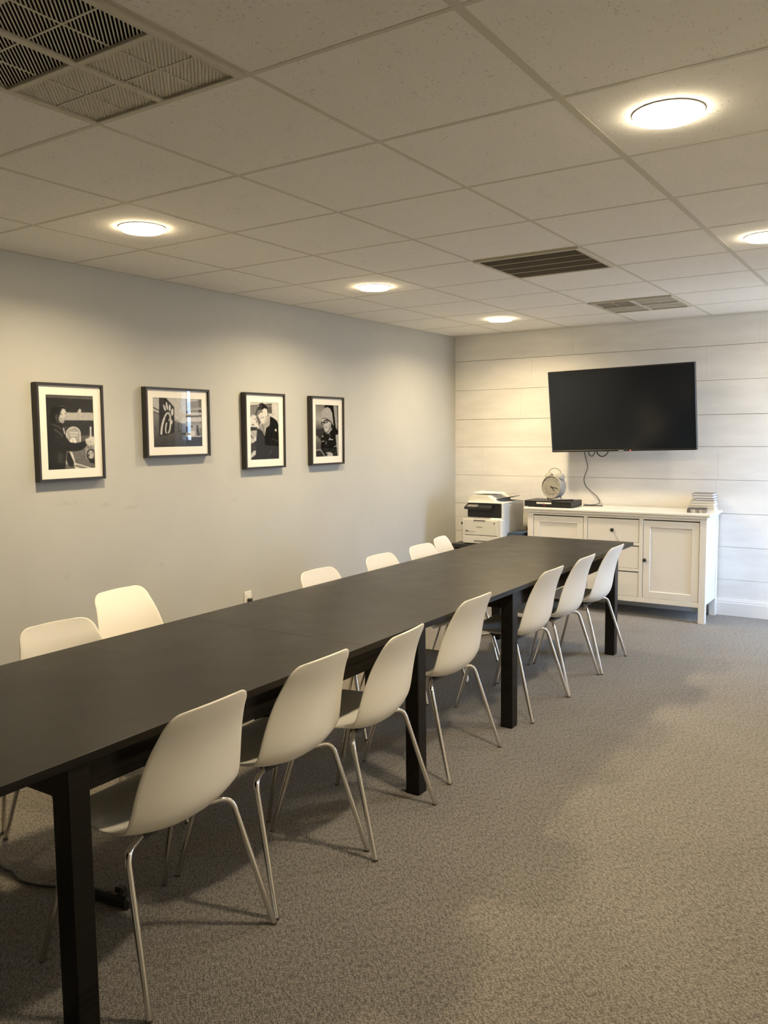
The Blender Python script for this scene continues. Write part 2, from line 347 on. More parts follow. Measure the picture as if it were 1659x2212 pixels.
# ------------------------------------------------------------------ ceiling vents
def clip_strip(x0, x1, y0, y1, c, hw):
    # piece of the diagonal strip |x+y-c| < hw inside the rectangle
    poly = [(x0, y0), (x1, y0), (x1, y1), (x0, y1)]
    for sgn, lim in ((1, c+hw), (-1, -(c-hw))):
        out = []
        for i in range(len(poly)):
            p, q = poly[i], poly[(i+1) % len(poly)]; fp = sgn*(p[0]+p[1])-lim; fq = sgn*(q[0]+q[1])-lim
            if fp <= 0: out.append(p)
            if fp*fq < 0: t = fp/(fp-fq); out.append((p[0]+t*(q[0]-p[0]), p[1]+t*(q[1]-p[1])))
        poly = out
        if len(poly) < 3: return None
    return poly
def vent(cx, cy, dark, label, kind='quad'):
    o = thing('ceiling_vent', label, 'vent', (cx, cy, H-.012), group='ceiling vents'); h = .297; zb, zt = H-.011, H+.003
    part('frame', MB().box(cx-h, cx-h+.022, cy-h, cy+h, zb, zt, .002).box(cx+h-.022, cx+h, cy-h, cy+h, zb, zt, .002).box(cx-h+.022, cx+h-.022, cy-h, cy-h+.022, zb, zt, .002).box(cx-h+.022, cx+h-.022, cy+h-.022, cy+h, zb, zt, .002), 'vent_metal', o)
    part('duct_box', MB().box(cx-h, cx+h, cy-h, cy+h, H+.12, H+.125).box(cx-h, cx-h+.004, cy-h, cy+h, H+.004, H+.12).box(cx+h-.004, cx+h, cy-h, cy+h, H+.004, H+.12).box(cx-h, cx+h, cy-h, cy-h+.004, H+.004, H+.12).box(cx-h, cx+h, cy+h-.004, cy+h, H+.004, H+.12), 'duct_dark', o)
    i = h-.022
    if kind == 'quad':
        part('cross_bar', B(cx-.011, cx+.011, cy-i, cy+i, zb, zt-.004, .002), 'vent_metal', o); part('cross_bar', MB().box(cx-i, cx-.011, cy-.011, cy+.011, zb, zt-.004, .002).box(cx+.011, cx+i, cy-.011, cy+.011, zb, zt-.004, .002), 'vent_metal', o)
        for qi, (sx, sy) in enumerate(((-1, -1), (1, -1), (-1, 1), (1, 1))):
            x0, x1 = (cx-i, cx-.011) if sx < 0 else (cx+.011, cx+i); y0, y1 = (cy-i, cy-.011) if sy < 0 else (cy+.011, cy+i)
            mb = MB(); c = x0+y0; pitch = .0127; duty = .21 if dark[qi] else .30
            while c < x1+y1:
                pg = clip_strip(x0, x1, y0, y1, c, pitch*duty)
                if pg: mb.prism(pg, 'z', H-.004, H-.0037)
                c += pitch
            g = part('louvre_panel', mb, 'vent_metal', o); g['kind'] = 'stuff'
            mx, my = (x0+x1)/2, (y0+y1)/2
            part('thin_bar', B(mx-.003, mx+.003, y0, y1, H-.0052, H-.0038), 'vent_metal', o); part('thin_bar', MB().box(x0, mx-.003, my-.003, my+.003, H-.0052, H-.0038).box(mx+.003, x1, my-.003, my+.003, H-.0052, H-.0038), 'vent_metal', o)
            if not dark[qi]: part('damper_plate', B(x0, x1, y0, y1, H-.0022, H+.001), 'vent_metal', o)
    else:
        n = 4; st = 2*i/n
        for k in range(1, n): part('cross_bar', B(cx-i, cx+i, cy-i+k*st-.003, cy-i+k*st+.003, zb+.002, H+.001, .001), 'vent_metal', o)
        for k in range(n):
            mb = MB(); y = cy-i+k*st+.010
            while y < cy-i+(k+1)*st-.006:
                mb.M = Matrix.Translation((0, y, H-.002)) @ Matrix.Rotation(math.radians(-38), 4, 'X'); mb.box(cx-i, cx+i, -.0014, .0014, -.009, .009); y += .0125
            mb.M = None; g = part('louvre_panel', mb, 'vent_grey', o); g['kind'] = 'stuff'
VX = GX0-G/2
vent(VX, -5.864, (1, 1, 0, 0), 'large four-part ceiling vent in the top left corner, half its louvres open', 'quad')
vent(VX, -2.815, (1, 1, 1, 1), 'ceiling return vent with dark louvres and three thin bars over the table', 'bars')
vent(VX, -.985, (1, 0, 0, 0), 'far ceiling vent near the television wall with one dark quarter', 'quad')

# ================================================================== TABLES
TX0, TX1, TZ = 1.222, 2.170, .742
def table(label, y0, y1, f0, f1, seams):
    o = thing('dining_table', label, 'table', ((TX0+TX1)/2, (f0+f1)/2, 0), group='two black tables pushed end to end')
    ys = [y0]+list(seams)+[y1]
    for k, (a, b) in enumerate(zip(ys[:-1], ys[1:])):
        part('table_leaf' if (b-a) < 1 else 'table_top', B(TX0, TX1, a+.0002, b-.0002, TZ-.024, TZ, .0008), 'black_brown_wood', o)
    a0, a1, zt, zb = .030, .052, TZ-.024, TZ-.112
    part('apron', B(TX1-a1, TX1-a0, f0+.066, f1-.066, zb, zt, .001), 'black_brown_wood', o); part('apron', B(TX0+a0, TX0+a1, f0+.066, f1-.066, zb, zt, .001), 'black_brown_wood', o)
    part('apron', B(TX0+.075, TX1-.075, f0+.004, f0+.026, zb, zt, .001), 'black_brown_wood', o); part('apron', B(TX0+.075, TX1-.075, f1-.026, f1-.004, zb, zt, .001), 'black_brown_wood', o)
    for x in (TX0+.010, TX1-.010-.066):
        for y in (f0, f1-.066): part('leg', B(x, x+.066, y, y+.066, 0, zt, .003), 'black_brown_wood', o)
    return o
table('black wooden extending table, the near one of the two', -6.48, -3.846, -6.04, -4.283, (-4.745,))
table('black wooden extending table, the far one by the white sideboard', -3.8455, -1.352, -3.404, -1.665, ())

# ================================================================== CHAIRS
def shell_mesh():
    # centre line (y back to front, z), seat front lip to top of back
    cl = [(.215, .418, .150), (.214, .428, .165), (.205, .436, .178), (.18, .439, .190), (.12, .433, .203), (.05, .424, .212), (-.02, .416, .218), (-.085, .415, .222), (-.135, .422, .223), (-.170, .440, .223), (-.190, .470, .222), (-.198, .512, .219), (-.203, .560, .213),
          (-.209, .605, .205), (-.218, .650, .195), (-.231, .692, .184), (-.246, .728, .172)]
    LIFT = [.004, .006, .010, .014, .020, .028, .036, .042, .045, .045, .042, .038, .033, .028, .024, .021, .019, .018, .017, .016, .015, .014, .013]
    cr = .062; n = 6
    for k in range(1, n+1):
        a = k/n*PI/2; s = math.sin(a); cl.append((-.246-.030*s, .728+cr*s, .172-cr*.95*(1-math.cos(a))))
    P = [Vector((0, a, b)) for a, b, _ in cl]; NU = 16; vs = []; fs = []
    for i, (a, b, wv) in enumerate(cl):
        T = (P[min(i+1, len(P)-1)]-P[max(i-1, 0)]).normalized(); N = Vector((0, T.z, -T.y))   # towards the sitter
        if N.z < 0 and N.y < 0: N = -N
        tt = i/(len(cl)-1)
        lift = LIFT[min(i, len(LIFT)-1)]
        for j in range(NU+1):
            uu = -1+2*j/NU; x = wv*uu; bulge = lift*(abs(uu)**2.1)
            q = P[i]+N*bulge+Vector((x, 0, 0))
            if b > .73: q.z += .008*(1-uu*uu)*(b-.73)/.06
            if a > .17: q.y -= .012*uu*uu
            vs.append(q)
    for i in range(len(cl)-1):
        for j in range(NU): fs.append((i*(NU+1)+j, i*(NU+1)+j+1, (i+1)*(NU+1)+j+1, (i+1)*(NU+1)+j))
    me = bpy.data.meshes.new('shell_src'); me.from_pydata(vs, [], fs)
    o = link('shell_src', me)
    s = o.modifiers.new('s', 'SOLIDIFY'); s.thickness = .007; s.offset = 0
    b = o.modifiers.new('d', 'SUBSURF'); b.levels = 1; b.render_levels = 1
    bpy.context.view_layer.update(); dg = bpy.context.evaluated_depsgraph_get(); out = bpy.data.meshes.new_from_object(o.evaluated_get(dg)); bpy.data.objects.remove(o)
    out.name = 'seat_shell'; out.polygons.foreach_set('use_smooth', [True]*len(out.polygons)); out.materials.clear(); out.materials.append(MATS['chair_white']); return out
def make_chair():
    o = thing('shell_chair', 'x', 'chair'); inst('seat_shell', shell_mesh(), o, (0, 0, 0))
    for sx in (-1, 1):
        for (yi, yo, yf, xo, xf) in ((-.075, -.130, -.250, .207, .256), (.06, .105, .215, .200, .240)):
            p = rounded([(sx*.10, yi, .404), (sx*xo, yo, .408), (sx*xf, yf, .006)], .040, 7)
            lg = part('leg', MB().tube(p, .0095, 12), 'chrome', o, True)
            q = (Vector(p[-1])-Vector(p[-2])).normalized(); part('foot_cap', MB().tube([Vector(p[-1])-q*.001, Vector((sx*xf, yf, .0))-q*.0], .0099, 12), 'foot_plastic', lg, True)
    part('seat_frame', MB().box(-.115, .115, -.092, -.066, .396, .412, .003).box(-.115, .115, .050, .074, .398, .416, .003).box(-.062, -.044, -.066, .050, .397, .411, .003).box(.044, .062, -.066, .050, .397, .411, .003), 'black_plastic', o)
    return o
chair0 = make_chair(); first = [True]
def place_chair(x, y, rz, label, group):
    o = chair0 if first[0] else copy_tree(chair0); first[0] = False
    o.location = (x, y, 0); o.rotation_euler = (0, 0, rz); o['label'] = label; o['group'] = group
ordn = ['nearest the camera', 'second from the camera', 'third from the camera', 'fourth from the camera', 'fifth from the camera', 'sixth from the camera', 'farthest from the camera']
# local +y is the way the sitter faces: the right row faces -x, the row by the grey wall faces +x
for k, (x, y, a) in enumerate([(2.00, -5.647, 1.5), (1.985, -5.105, 0), (2.03, -4.66, 5), (1.962, -3.92, 0), (1.968, -3.012, -.5), (1.97, -2.487, 0), (1.985, -1.962, .5)]):
    place_chair(x, y, PI/2+math.radians(a), 'white shell chair on the open side of the table, '+ordn[k], 'chairs along the open side of the tables')
ordl = ['nearest the camera', 'second from the camera', 'third from camera, pulled out', 'fourth from the camera', 'fifth from the camera', 'sixth from the camera', 'farthest, next to the printer']
for k, (x, y, a) in enumerate([(1.20, -5.74, 0), (1.27, -5.27, -4), (.90, -4.62, 4), (1.385, -3.69, 0), (1.375, -3.06, 0), (1.365, -2.545, 0), (1.275, -2.08, 12)]):
    place_chair(x, y, -PI/2+math.radians(a), 'white shell chair on the grey wall side of the table, '+ordl[k], 'chairs along the grey wall side of the tables')

# ================================================================== SIDEBOARD
SX0, SX1, SY0, SY1 = .941, 2.511, -.485, -.024
sb = thing('sideboard', 'white wooden sideboard with black knobs under the television', 'sideboard', ((SX0+SX1)/2, (SY0+SY1)/2, 0)); W_ = 'sideboard_white'
part('top', B(SX0, SX1, SY0, SY1, .858, .88, .005), W_, sb); part('cornice', B(SX0+.022, SX1-.022, SY0+.010, SY1, .838, .858, .003), W_, sb)
bx0, bx1, by0, by1 = SX0+.03, SX1-.03, SY0+.022, SY1
for x in (bx0, bx1-.052):
    for y in (by0, by1-.052): part('leg', B(x, x+.052, y, y+.052, 0, .838, .002), W_, sb)
for x in (bx0+.008, bx1-.026):
    part('side_panel', B(x, x+.018, by0+.052, by1-.052, .20, .79, .001), W_, sb)
    part('side_rail', B(x-.004, x+.022, by0+.052, by1-.052, .79, .838, .001), W_, sb); part('side_rail', B(x-.004, x+.022, by0+.052, by1-.052, .145, .20, .001), W_, sb)
part('back_panel', B(bx0+.052, bx1-.052, by1-.012, by1-.004, .16, .838), W_, sb); part('floor_panel', B(bx0+.02, bx1-.02, by0+.022, by1-.012, .15, .165), W_, sb)
part('front_rail', B(bx0+.052, bx1-.052, by0+.003, by0+.024, .818, .838, .001), W_, sb); part('front_rail', B(bx0+.052, bx1-.052, by0+.003, by0+.024, .128, .168, .001), W_, sb)
for x in (1.482, 1.952): part('post', B(x, x+.031, by0+.003, by0+.024, .168, .818, .001), W_, sb)
for z in (.392, .608): part('divider_rail', B(1.513, 1.952, by0+.003, by0+.020, z-.012, z+.012, .001), W_, sb)
def knob(x, z, par): part('knob', MB().lathe([(.007, 0), (.006, -.010), (.010, -.014), (.0155, -.019), (.0155, -.025), (.010, -.030), (.0, -.031)], (x, by0+.004, z), 'y', 18), 'knob_black', par, True)
def cdoor(x0, x1, z0, z1, kx, kz):
    y = by0+.006; fr = .055; g = .004
    x0 += g; x1 -= g; z0 += .002; z1 -= .010
    dr = part('door', MB().box(x0, x0+fr, y, y+.020, z0, z1, .002).box(x1-fr, x1, y, y+.020, z0, z1, .002).box(x0+fr, x1-fr, y, y+.020, z0, z0+fr, .002).box(x0+fr, x1-fr, y, y+.020, z1-fr, z1, .002), W_, sb)
    part('panel', B(x0+fr-.002, x1-fr+.002, y+.010, y+.018, z0+fr-.002, z1-fr+.002), W_, dr); knob(kx, kz, dr)
cdoor(bx0+.052, 1.482, .168, .818, 1.462, .484); cdoor(1.983, bx1-.052, .168, .818, 2.005, .484)
for z0, z1 in ((.168, .380), (.404, .596), (.620, .818)):
    dr = part('drawer', B(1.517, 1.948, by0+.006, by0+.024, z0+.003, z1-.009, .0015), W_, sb); knob(1.7325, (z0+z1)/2, dr)
part('interior', B(bx0+.06, bx1-.06, by0+.030, by0+.034, .17, .83), 'gap_dark', sb)

# ================================================================== TELEVISION
TVW, TVH = 1.240, .708; tilt = math.atan2(.09, .712); roll = math.radians(-1.05)
tv = thing('television', 'large black wall-mounted flat screen television tilted downwards', 'television', (1.715, -.075, 1.719))
Mt = Matrix.Rotation(roll, 4, 'Y') @ Matrix.Translation((0, -.185, 0)) @ Matrix.Rotation(tilt, 4, 'X')
tv['origin0'] = (0, 0, 0)
def tp(name, mb, m, par=tv, **k): return part(name, mb, m, par, **k)
def TB(*a, **k): mb = MB(); mb.M = Mt; mb.box(*a, **k); return mb
h, v = TVW/2, TVH/2
mb = TB(-h, -h+.010, -.014, .022, -v, v, b=.003); mb.box(h-.010, h, -.014, .022, -v, v, .003); mb.box(-h+.010, h-.010, -.014, .022, v-.010, v, .003); mb.box(-h+.010, h-.010, -.014, .022, -v, -v+.016, .003)
tp('bezel', mb, 'tv_black'); tp('screen', TB(-h+.010, h-.010, -.011, .010, -v+.016, v-.010), 'tv_screen'); tp('rear_housing', TB(-h+.04, h-.04, .010, .045, -v+.05, v-.05, b=.01), 'tv_black')
tp('standby_light', TB(.075, .083, -.0155, -.012, -v+.003, -v+.010), 'red_led'); tp('brand_lettering', TB(-.022, .022, -.0146, -.0138, -v+.005, -v+.010), 'label_silver')
tp('wall_mount', MB().box(-.15, .15, .055, .074, -.12, .12, .004).box(-.10, -.07, -.15, .06, -.10, .10, .003).box(.07, .10, -.15, .06, -.10, .10, .003), 'black_plastic')
tp('hanging_cable', MB().tube(smoothpath([(a-.033, b-.08, c-.012) for a, b, c in [(-.26, .0, -.30), (-.265, -.01, -.365), (-.235, -.012, -.385), (-.215, -.01, -.355), (-.215, .0, -.30)]]), .004, 6), 'cable_black')
tp('hanging_cable', MB().tube(smoothpath([(a-.033, b-.08, c-.012) for a, b, c in [(-.195, .0, -.30), (-.19, -.01, -.360), (-.145, -.014, -.388), (-.10, -.01, -.360), (-.095, .0, -.30)]]), .005, 6), 'cable_black')
tp('power_cord', MB().tube(smoothpath([(a-1.715, b+.075, c-1.719) for a, b, c in [(1.335, -.05, 1.40), (1.331, -.03, 1.339), (1.345, -.025, 1.28), (1.357, -.025, 1.215), (1.335, -.025, 1.15), (1.325, -.025, 1.10), (1.345, -.025, 1.045), (1.40, -.027, .995), (1.45, -.03, .955), (1.475, -.033, .91), (1.455, -.05, .889), (1.40, -.10, .886), (1.37, -.15, .895)]], 6), .0045, 8), 'cable_grey', smooth=True, label='thin grey cord hanging down to the sideboard')
single('loose_cable', MB().tube(smoothpath([(1.375, -.18, .8855), (1.43, -.16, .885), (1.50, -.14, .885), (1.535, -.13, .885)], 6), .0042, 8), 'cable_black', 'short black cable lying on the sideboard beside the black player', 'cord', (1.45, -.16, .88), smooth=True)

# ------------------------------------------------------------------ things on the sideboard
p = thing('disc_player', 'flat black disc player box on the left of the sideboard', 'player', (1.147, -.305, .88))
part('body', B(.930, 1.362, -.440, -.175, .886, .937, .003), 'black_plastic', p); part('front_panel', B(.932, 1.360, -.4425, -.440, .888, .935), 'tv_black', p)
for x in (.97, 1.32):
    for y in (-.41, -.20): part('foot', MB().lathe([(.014, .880), (.014, .887)], (x, y, 0), 'z', 14), 'black_plastic', p)
part('display_strip', B(1.045, 1.183, -.4440, -.4424, .910, .924), 'paper', p, label='pale label strip'); part('strip_mark', B(1.105, 1.121, -.4443, -.4440, .9135, .9195), 'label_silver', p); part('standby_mark', B(1.108, 1.126, -.4440, -.4424, .897, .902), 'red_mark', p)
part('seam', B(.934, 1.358, -.4431, -.4424, .9045, .906), 'print_ink', p)
rm = thing('remote_control', 'slim grey remote control lying on the black disc player', 'remote control', (1.262, -.385, .937), (0, 0, math.radians(30)))
part('body', B(-.095, .095, -.022, .022, 0, .014, .005), 'black_plastic', rm); part('keypad', B(-.085, .085, -.018, .018, .014, .0155, .0006), 'remote_grey', rm)
ck = thing('alarm_clock', 'large pale twin-bell alarm clock standing on the black player', 'clock', (1.145, -.27, .937), (0, 0, math.radians(-17))); ck.scale = (1.1, 1.1, 1.06); R_ = .098; cz = .108
part('case', MB().lathe([(.0, .05), (.060, .05), (.080, .045), (.094, .025), (R_, .0), (R_, -.035), (.0975, -.045), (.090, -.048), (.086, -.040)], (0, 0, cz), 'y', 44), 'clock_white', ck, True)
part('dial', MB().lathe([(.087, -.036), (.087, -.0412)], (0, 0, cz), 'y', 44), 'clock_face', ck); part('dial_ring', MB().lathe([(.060, -.0405), (.0605, -.0420), (.0655, -.0420), (.066, -.0405)], (0, 0, cz), 'y', 40), 'clock_num', ck)
for k in range(12):
    a = 2*PI*k/12; mb = MB(); mb.M = Matrix.Translation((0, 0, cz)) @ Matrix.Rotation(a, 4, 'Y'); mb.box(-.0045, .0045, -.0422, -.0408, .066, .081, .0006); part('hour_mark', mb, 'clock_num', ck)
for a, ln, wd, nm in ((math.radians(98), .062, .0028, 'minute_hand'), (math.radians(136), .042, .0042, 'hour_hand')):
    mb = MB(); mb.M = Matrix.Translation((0, 0, cz)) @ Matrix.Rotation(a, 4, 'Y'); mb.box(-wd, wd, -.0445, -.0428, -.01, ln, .0006); part(nm, mb, 'print_ink', ck)
part('rim', MB().lathe([(.087, -.042), (.091, -.049), (.0955, -.049), (.0985, -.044), (.0985, -.038)], (0, 0, cz), 'y', 44), 'clock_white', ck, True)
for s in (-1, 1):
    ang = s*.62; mb = MB(); mb.M = Matrix.Translation((s*.058, 0, cz+.086)) @ Matrix.Rotation(ang, 4, 'Y'); mb.lathe([(.0, .030), (.016, .028), (.028, .020), (.035, .006), (.037, -.004), (.034, -.005)], n=24); part('bell', mb, 'clock_white', ck, True)
    mb = MB(); mb.M = Matrix.Translation((s*.058, 0, cz+.086)) @ Matrix.Rotation(ang, 4, 'Y'); mb.lathe([(.033, -.0045), (.033, -.006)], n=24).lathe([(.004, -.022), (.004, -.005)], n=10); part('bell_mount', mb, 'clock_ring', ck)
    part('foot', MB().tube([(s*.058, 0, cz-.075), (s*.072, 0, .001)], .006, 10), 'clock_white', ck, True)
part('handle', MB().tube(smoothpath([(-.066, 0, cz+.105), (-.052, 0, cz+.135), (-.02, 0, cz+.152), (.02, 0, cz+.152), (.052, 0, cz+.135), (.066, 0, cz+.105)], 6), .0026, 8), 'clock_ring', ck, True)
def book(name, x0, x1, y0, y1, z0, z1, cover, pages, label, rz=0., spine='-x'):
    cx, cy = (x0+x1)/2, (y0+y1)/2; o = thing(name, label, 'book', (cx, cy, z0), (0, 0, math.radians(rz)), group='books on the sideboard'); a, b, t = (x1-x0)/2, (y1-y0)/2, z1-z0
    part('pages', B(-a+.003, a-.004, -b+.003, b-.003, .002, t-.002), pages, o)
    part('cover', MB().box(-a, a, -b, b, 0, .002).box(-a, a, -b, b, t-.002, t).box(-a, -a+.003, -b, b, .002, t-.002), cover, o)
cols = [('cover_white', .022), ('cover_tan', .020), ('cover_white', .020), ('cover_tan', .022), ('cover_grey', .018), ('cover_grey', .020), ('cover_grey', .018)]
nm = ['bottom book of the stack at the right end of the sideboard', 'second book from the bottom of the sideboard stack', 'third book from the bottom of the sideboard stack', 'middle cream book of the sideboard stack, third from the top but one', 'third book from the top of the sideboard stack, grey cover', 'second book from the top of the sideboard stack, grey cover', 'topmost book of the sideboard stack, grey cover']
z = .88; offs = [(2.285, 2.478), (2.292, 2.474), (2.292, 2.474), (2.296, 2.472), (2.318, 2.474), (2.306, 2.468), (2.300, 2.466)]
for (c, tk), lab, (xa, xb) in zip(cols, nm, offs):
    book('stacked_book', xa, xb, -.175+rnd.uniform(-.004, .004), -.035, z, z+tk, c, 'page_cream' if c != 'cover_grey' else 'cover_white', lab, rnd.uniform(-1.5, 1.5)); z += tk+.0003
fb = thing('paperback_book', 'dark-covered book lying in front of the stack of books', 'book', (2.365, -.285, .88), (0, 0, math.radians(10)), group='books on the sideboard')
part('pages', B(-.07, .068, -.096, .096, .002, .024), 'cover_tan', fb); part('cover', MB().box(-.072, .072, -.1, .1, 0, .002).box(-.072, .072, -.1, .1, .024, .026), 'cover_navy', fb); part('spine', B(-.072, .072, -.1015, -.097, .0, .026, .001), 'spine_multi', fb)

# ================================================================== PRINTER, STAND, BOXES
st = thing('printer_stand', 'low black stand carrying the printer in the corner', 'stand', (.56, -.36, 0))
part('top', B(.30, .79, -.64, -.08, .500, .535, .004), 'black_plastic', st)
for x in (.31, .74): part('side', B(x, x+.03, -.62, -.10, 0, .500, .003), 'black_plastic', st)
part('shelf', B(.34, .74, -.60, -.12, .20, .22, .002), 'black_plastic', st)
pr = thing('printer', 'white multifunction laser printer with black control panel in the corner', 'printer', (.58, -.37, .535))
px0, px1, pf, pb = .385, .790, -.605, -.13
part('lower_body', B(px0, px1, pf, pb, .540, .778, .016), 'printer_white', pr); part('side_cover', B(px1-.03, px1+.001, pf+.05, pb-.01, .548, .90, .012), 'printer_side', pr)
for x in (px0+.05, px1-.05):
    for y in (pf+.05, pb-.05): part('foot', B(x-.02, x+.02, y-.02, y+.02, .535, .542), 'black_plastic', pr)
part('output_bay', B(px0+.045, px1-.018, pf+.035, pb-.10, .778, .905, .006), 'tv_black', pr)
part('bay_side', B(px1-.020, px1, pf+.022, pb, .77, .915, .008), 'printer_white', pr); part('bay_side', B(px0+.02, px0+.048, pf+.10, pb, .77, .915, .004), 'printer_white', pr)
cp = part('control_panel', MB().prism([(pf-.012, .852), (pf-.012, .873), (pf+.055, .900), (pf+.055, .868)], 'x', px0+.038, px0+.300), 'black_plastic', pr); part('touch_screen', MB().prism([(pf-.008, .8752), (pf+.045, .8966), (pf+.045, .8974), (pf-.008, .8760)], 'x', px0+.06, px0+.16), 'printer_grey', cp)
part('scanner_base', MB().box(px0+.048, px1+.002, pf+.028, pb+.005, .905, .918, .005), 'printer_white', pr)
part('document_feeder', MB().prism([(px0+.040, .918), (px0+.040, .958), (px0+.06, .968), (px0+.225, .972), (px0+.285, .935), (px0+.31, .918)], 'y', pf+.07, pb-.03), 'printer_white', pr)
part('feeder_tray', MB().prism([(px0+.285, .930), (px1-.015, .955), (px1-.015, .960), (px0+.285, .936)], 'y', pf+.13, pb-.06), 'black_plastic', pr)
part('front_cover', B(px0+.035, px1-.045, pf-.003, pf+.004, .622, .755, .002), 'printer_white', pr); part('cover_gap', B(px0+.035, px1-.045, pf-.0015, pf+.004, .616, .621), 'printer_grey', pr)
part('grip', B(px0+.125, px0+.245, pf-.0045, pf, .746, .758, .001), 'printer_grey', pr); part('paper_tray', B(px0+.02, px1-.03, pf-.003, pf+.004, .546, .614, .002), 'printer_white', pr); part('tray_grip', B(px0+.13, px0+.26, pf-.0045, pf, .562, .574, .001), 'printer_grey', pr)
part('badge', B(px1-.080, px1-.069, pf-.0045, pf-.003, .728, .739), 'print_ink', pr); part('model_lettering', B(px0+.045, px0+.075, pf-.0045, pf-.003, .648, .662), 'printer_grey', pr); part('model_strip', B(px0+.078, px0+.145, pf-.0045, pf-.003, .648, .658), 'label_silver', pr)
part('side_badge', B(px0-.001, px0+.014, pf-.001, pf+.004, .712, .732), 'print_ink', pr)
o = lettering('brand_lettering', 'brother', .019, 'print_ink', pr, Matrix.Translation((px0+.185-.58, pf-.0035+.37, .694-.535)) @ Matrix.Rotation(PI/2, 4, 'X'))
mb = MB(); mb.M = Matrix.Translation((px0+.17, -.36, .990)) @ Matrix.Rotation(math.radians(1.5), 4, 'Y') @ Matrix.Rotation(.08, 4, 'Z'); mb.box(-.13, .13, -.105, .105, 0, .001)
single('paper_sheet', mb, 'paper', 'white sheet of paper lying on the printer document feeder', 'paper', (px0+.20, -.36, .975), group='papers on the printer')
mb = MB(); mb.M = Matrix.Translation((px0+.42, -.33, .990)) @ Matrix.Rotation(math.radians(-11), 4, 'Y') @ Matrix.Rotation(-.05, 4, 'Z'); mb.box(-.11, .11, -.10, .10, 0, .001)
single('paper_sheet', mb, 'paper', 'tilted white sheet of paper sticking up from the printer feeder tray', 'paper', (px0+.36, -.33, .955), group='papers on the printer')
ct = thing('carton', 'dark blue printed carton between the printer and the sideboard', 'box', (.868, -.40, 0))
part('body', B(.805, .933, -.50, -.24, 0, .645, .002), 'carton_dark', ct); part('blue_print', MB().box(.806, .932, -.5012, -.4995, .40, .640).box(.8035, .8052, -.498, -.242, .40, .640).box(.815, .923, -.49, -.30, .6449, .6458), 'carton_blue', ct); part('green_print', MB().box(.812, .870, -.5018, -.5011, .59, .628), 'carton_green', ct)
single('small_box', B(.855, .930, -.235, -.15, 0.0, .675, .002), 'cardboard', 'brown cardboard box standing behind the blue carton', 'box', (.89, -.19, 0))

# ================================================================== OUTLET, POWER STRIP
ol = thing('wall_outlet', 'white wall outlet with a black plug on the grey wall', 'outlet', (0.0, -3.035, .40))
part('plate', B(.0005, .006, -3.071, -2.999, .345, .46, .002), 'outlet_white', ol); part('socket', MB().box(.006, .008, -3.052, -3.018, .408, .440, .001).box(.006, .008, -3.052, -3.018, .360, .392, .001), 'outlet_white', ol)
part('plug', MB().box(.008, .030, -3.052, -3.012, .372, .412, .006).tube(smoothpath([(.028, -3.03, .385), (.05, -3.03, .36), (.055, -3.03, .28), (.045, -3.04, .1), (.05, -3.08, .006)]), .004, 8), 'black_plastic', ol, label='black plug')
ps = thing('power_strip', 'black power strip lying on the carpet under the near table', 'power strip', (1.71, -5.575, 0), (0, 0, math.radians(8)))
part('body', B(-.085, .085, -.028, .028, 0, .042, .010), 'black_plastic', ps)
for k in range(3): part('socket', B(-.06+.045*k, -.03+.045*k, -.014, .014, .042, .0435, .001), 'foot_plastic', ps)
part('plug', B(.02, .055, -.015, .015, .0435, .065, .006), 'black_plastic', ps)
single('floor_cable', MB().tube(smoothpath([(.9, -5.55, .006), (1.177, -5.641, .006), (1.26, -5.645, .006), (1.335, -5.663, .006), (1.41, -5.651, .006), (1.484, -5.622, .006), (1.61, -5.59, .012)], 6), .005, 8), 'cable_black', 'black cable curving over the carpet to the power strip', 'cord', (1.3, -5.64, 0), smooth=True)

